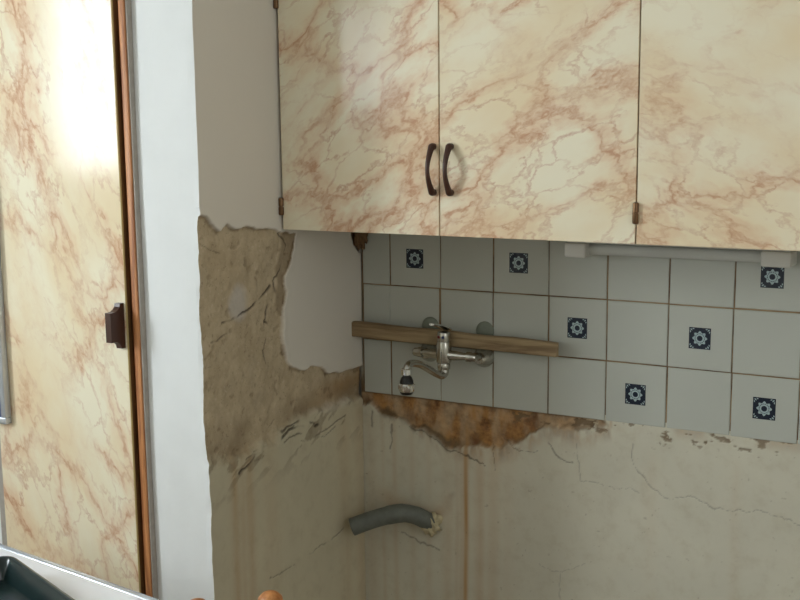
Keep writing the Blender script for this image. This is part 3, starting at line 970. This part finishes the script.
# pull: stepped ogee profile standing out from the door
prof = [(0.0, 0.0515), (-0.012, 0.0515), (-0.014, 0.044), (-0.020, 0.038), (-0.027, 0.0345), (-0.036, 0.0335), (-0.044, 0.0335)]
poly = [(y, z) for y, z in prof]+[(y, -z) for y, z in prof[::-1]]
bm = B()
xa, xb_ = -0.3145, -0.2985
zc = 0.279
fa = [bm.verts.new((xa, -0.6902+y, zc+z)) for y, z in poly]
fb = [bm.verts.new((xb_, -0.6902+y, zc+z)) for y, z in poly]
bm.faces.new(fa); bm.faces.new(fb[::-1])
for k in range(len(poly)):
    bm.faces.new((fa[k], fa[(k+1) % len(poly)], fb[(k+1) % len(poly)], fb[k]))
obj('handle', bm, M_brown, td)['label'] = 'dark brown stepped pull'

# framed panel hanging at the cupboard's left edge
fp = thing('framed_panel', (-0.82, -0.70, 0.005), 'pale framed blue panel hanging beside the tall marbled door, at left edge', 'panel')
xr, zb_ = -0.683, 0.005
bm = B()
box(bm, xr-0.26, xr, -0.710, -0.6915, zb_, zb_+0.016, 0.002)
box(bm, xr-0.26, xr, -0.710, -0.6915, zb_+0.684, zb_+0.70, 0.002)
box(bm, xr-0.016, xr, -0.710, -0.6915, zb_+0.016, zb_+0.684, 0.002)
box(bm, xr-0.26, xr-0.244, -0.710, -0.6915, zb_+0.016, zb_+0.684, 0.002)
obj('frame', bm, M_trim, fp, True)
bm = B()
box(bm, xr-0.026, xr-0.0162, -0.706, -0.6915, zb_+0.0162, zb_+0.6838)
box(bm, xr-0.244, xr-0.234, -0.706, -0.6915, zb_+0.0162, zb_+0.6838)
box(bm, xr-0.234, xr-0.026, -0.706, -0.6915, zb_+0.0162, zb_+0.026)
box(bm, xr-0.234, xr-0.026, -0.706, -0.6915, zb_+0.674, zb_+0.6838)
obj('bead', bm, M_bluef, fp)
bm = B(); box(bm, xr-0.2338, xr-0.0262, -0.702, -0.695, zb_+0.0262, zb_+0.6738)
obj('glass', bm, M_mirror, fp)

# ------------------------------------------------------------------ table, tray, wooden posts in the foreground
ang = math.atan2(-0.059, 0.457)
def RT(px, py, a): return Matrix.Translation((px, py, 0)) @ Matrix.Rotation(a, 4, 'Z')
TB = RT(0.248, -1.154, ang)
tb = thing('kitchen_table', (-0.2, -1.4, -H), 'white topped table with a pale edge trim under the green tray', 'table')
bm = B(); box(bm, -0.985, -0.015, -0.585, -0.015, -0.132, -0.1005, 0.0, M=TB)
obj('tabletop', bm, M_top, tb)
bm = B()
for a in ((-1.0, 0.0, -0.0149, 0.0), (-1.0, 0.0, -0.6, -0.5851), (-1.0, -0.9851, -0.5851, -0.0149), (-0.0149, 0.0, -0.5851, -0.0149)):
    box(bm, *a, -0.134, -0.0988, 0.004, 3, M=TB)
obj('edge_trim', bm, M_trim, tb, True)
for lx, ly in ((-0.95, -0.05), (-0.05, -0.05), (-0.95, -0.55), (-0.05, -0.55)):
    bm = B(); box(bm, lx-0.02, lx+0.02, ly-0.02, ly+0.02, -H, -0.1325, 0.003, M=TB)
    obj('leg', bm, M_trim, tb)
TR = RT(-0.140, -1.188, math.radians(-20))
def rrect(w_, d_, r_, z, n=6, ins=0):
    out = []
    for (cx, cy, a0) in ((w_-r_, -r_, 0), (r_, -r_, 90), (r_, -d_+r_, 180), (w_-r_, -d_+r_, 270)):
        for k in range(n+1):
            a = math.radians(a0+90*k/n)
            out.append((cx+math.cos(a)*(r_-ins), cy+math.sin(a)*(r_-ins), z))
    return out
bm = B()
w_, d_ = 0.40, 0.28
rings = []
for ins, z in ((0.022, -0.0985), (0.004, -0.068), (0.0, -0.064), (0.0, -0.060), (0.003, -0.0575), (0.010, -0.0575), (0.013, -0.061), (0.026, -0.0945)):
    rings.append([bm.verts.new(TB.inverted() @ (TB @ (TR @ Vector(p_)))) for p_ in rrect(w_, d_, 0.03, z, 6, ins)])
nn = len(rings[0])
for a, c in zip(rings, rings[1:]):
    for k in range(nn):
        bm.faces.new((a[k], a[(k+1) % nn], c[(k+1) % nn], c[k]))
bm.faces.new(rings[0]); bm.faces.new(rings[-1][::-1])
tag(obj('baking_tray', bm, M_green, None, True, ang=50), 'dark green deep tray with rounded corner on the white table', 'tray')

rk = thing('wooden_rack', (0.14, -0.88, -H), 'varnished wooden frame whose rounded post tops peep up at the bottom edge', 'rack')
A_ = Vector((0.192, -0.836, 0)); B_ = Vector((0.085, -0.933, 0))
for p_, zt in ((A_, -0.2), (B_, -0.2008)):
    bm = B()
    lathe(bm, (p_.x, p_.y, -H), (0, 0, 1), [(0, 0.022), (H+zt-0.06, 0.022), (H+zt-0.05, 0.018), (H+zt-0.040, 0.021), (H+zt-0.026, 0.0265), (H+zt-0.014, 0.0245), (H+zt-0.005, 0.016), (H+zt-0.001, 0.007), (H+zt, 0)], 24)
    obj('post', bm, M_wood_p, rk, True)
for z in (-0.32, -0.55, -0.78):
    bm = B()
    tube(bm, [A_+Vector((0, 0, z)), B_+Vector((0, 0, z))], 0.011, 14)
    obj('rung', bm, M_wood_p, rk, True)
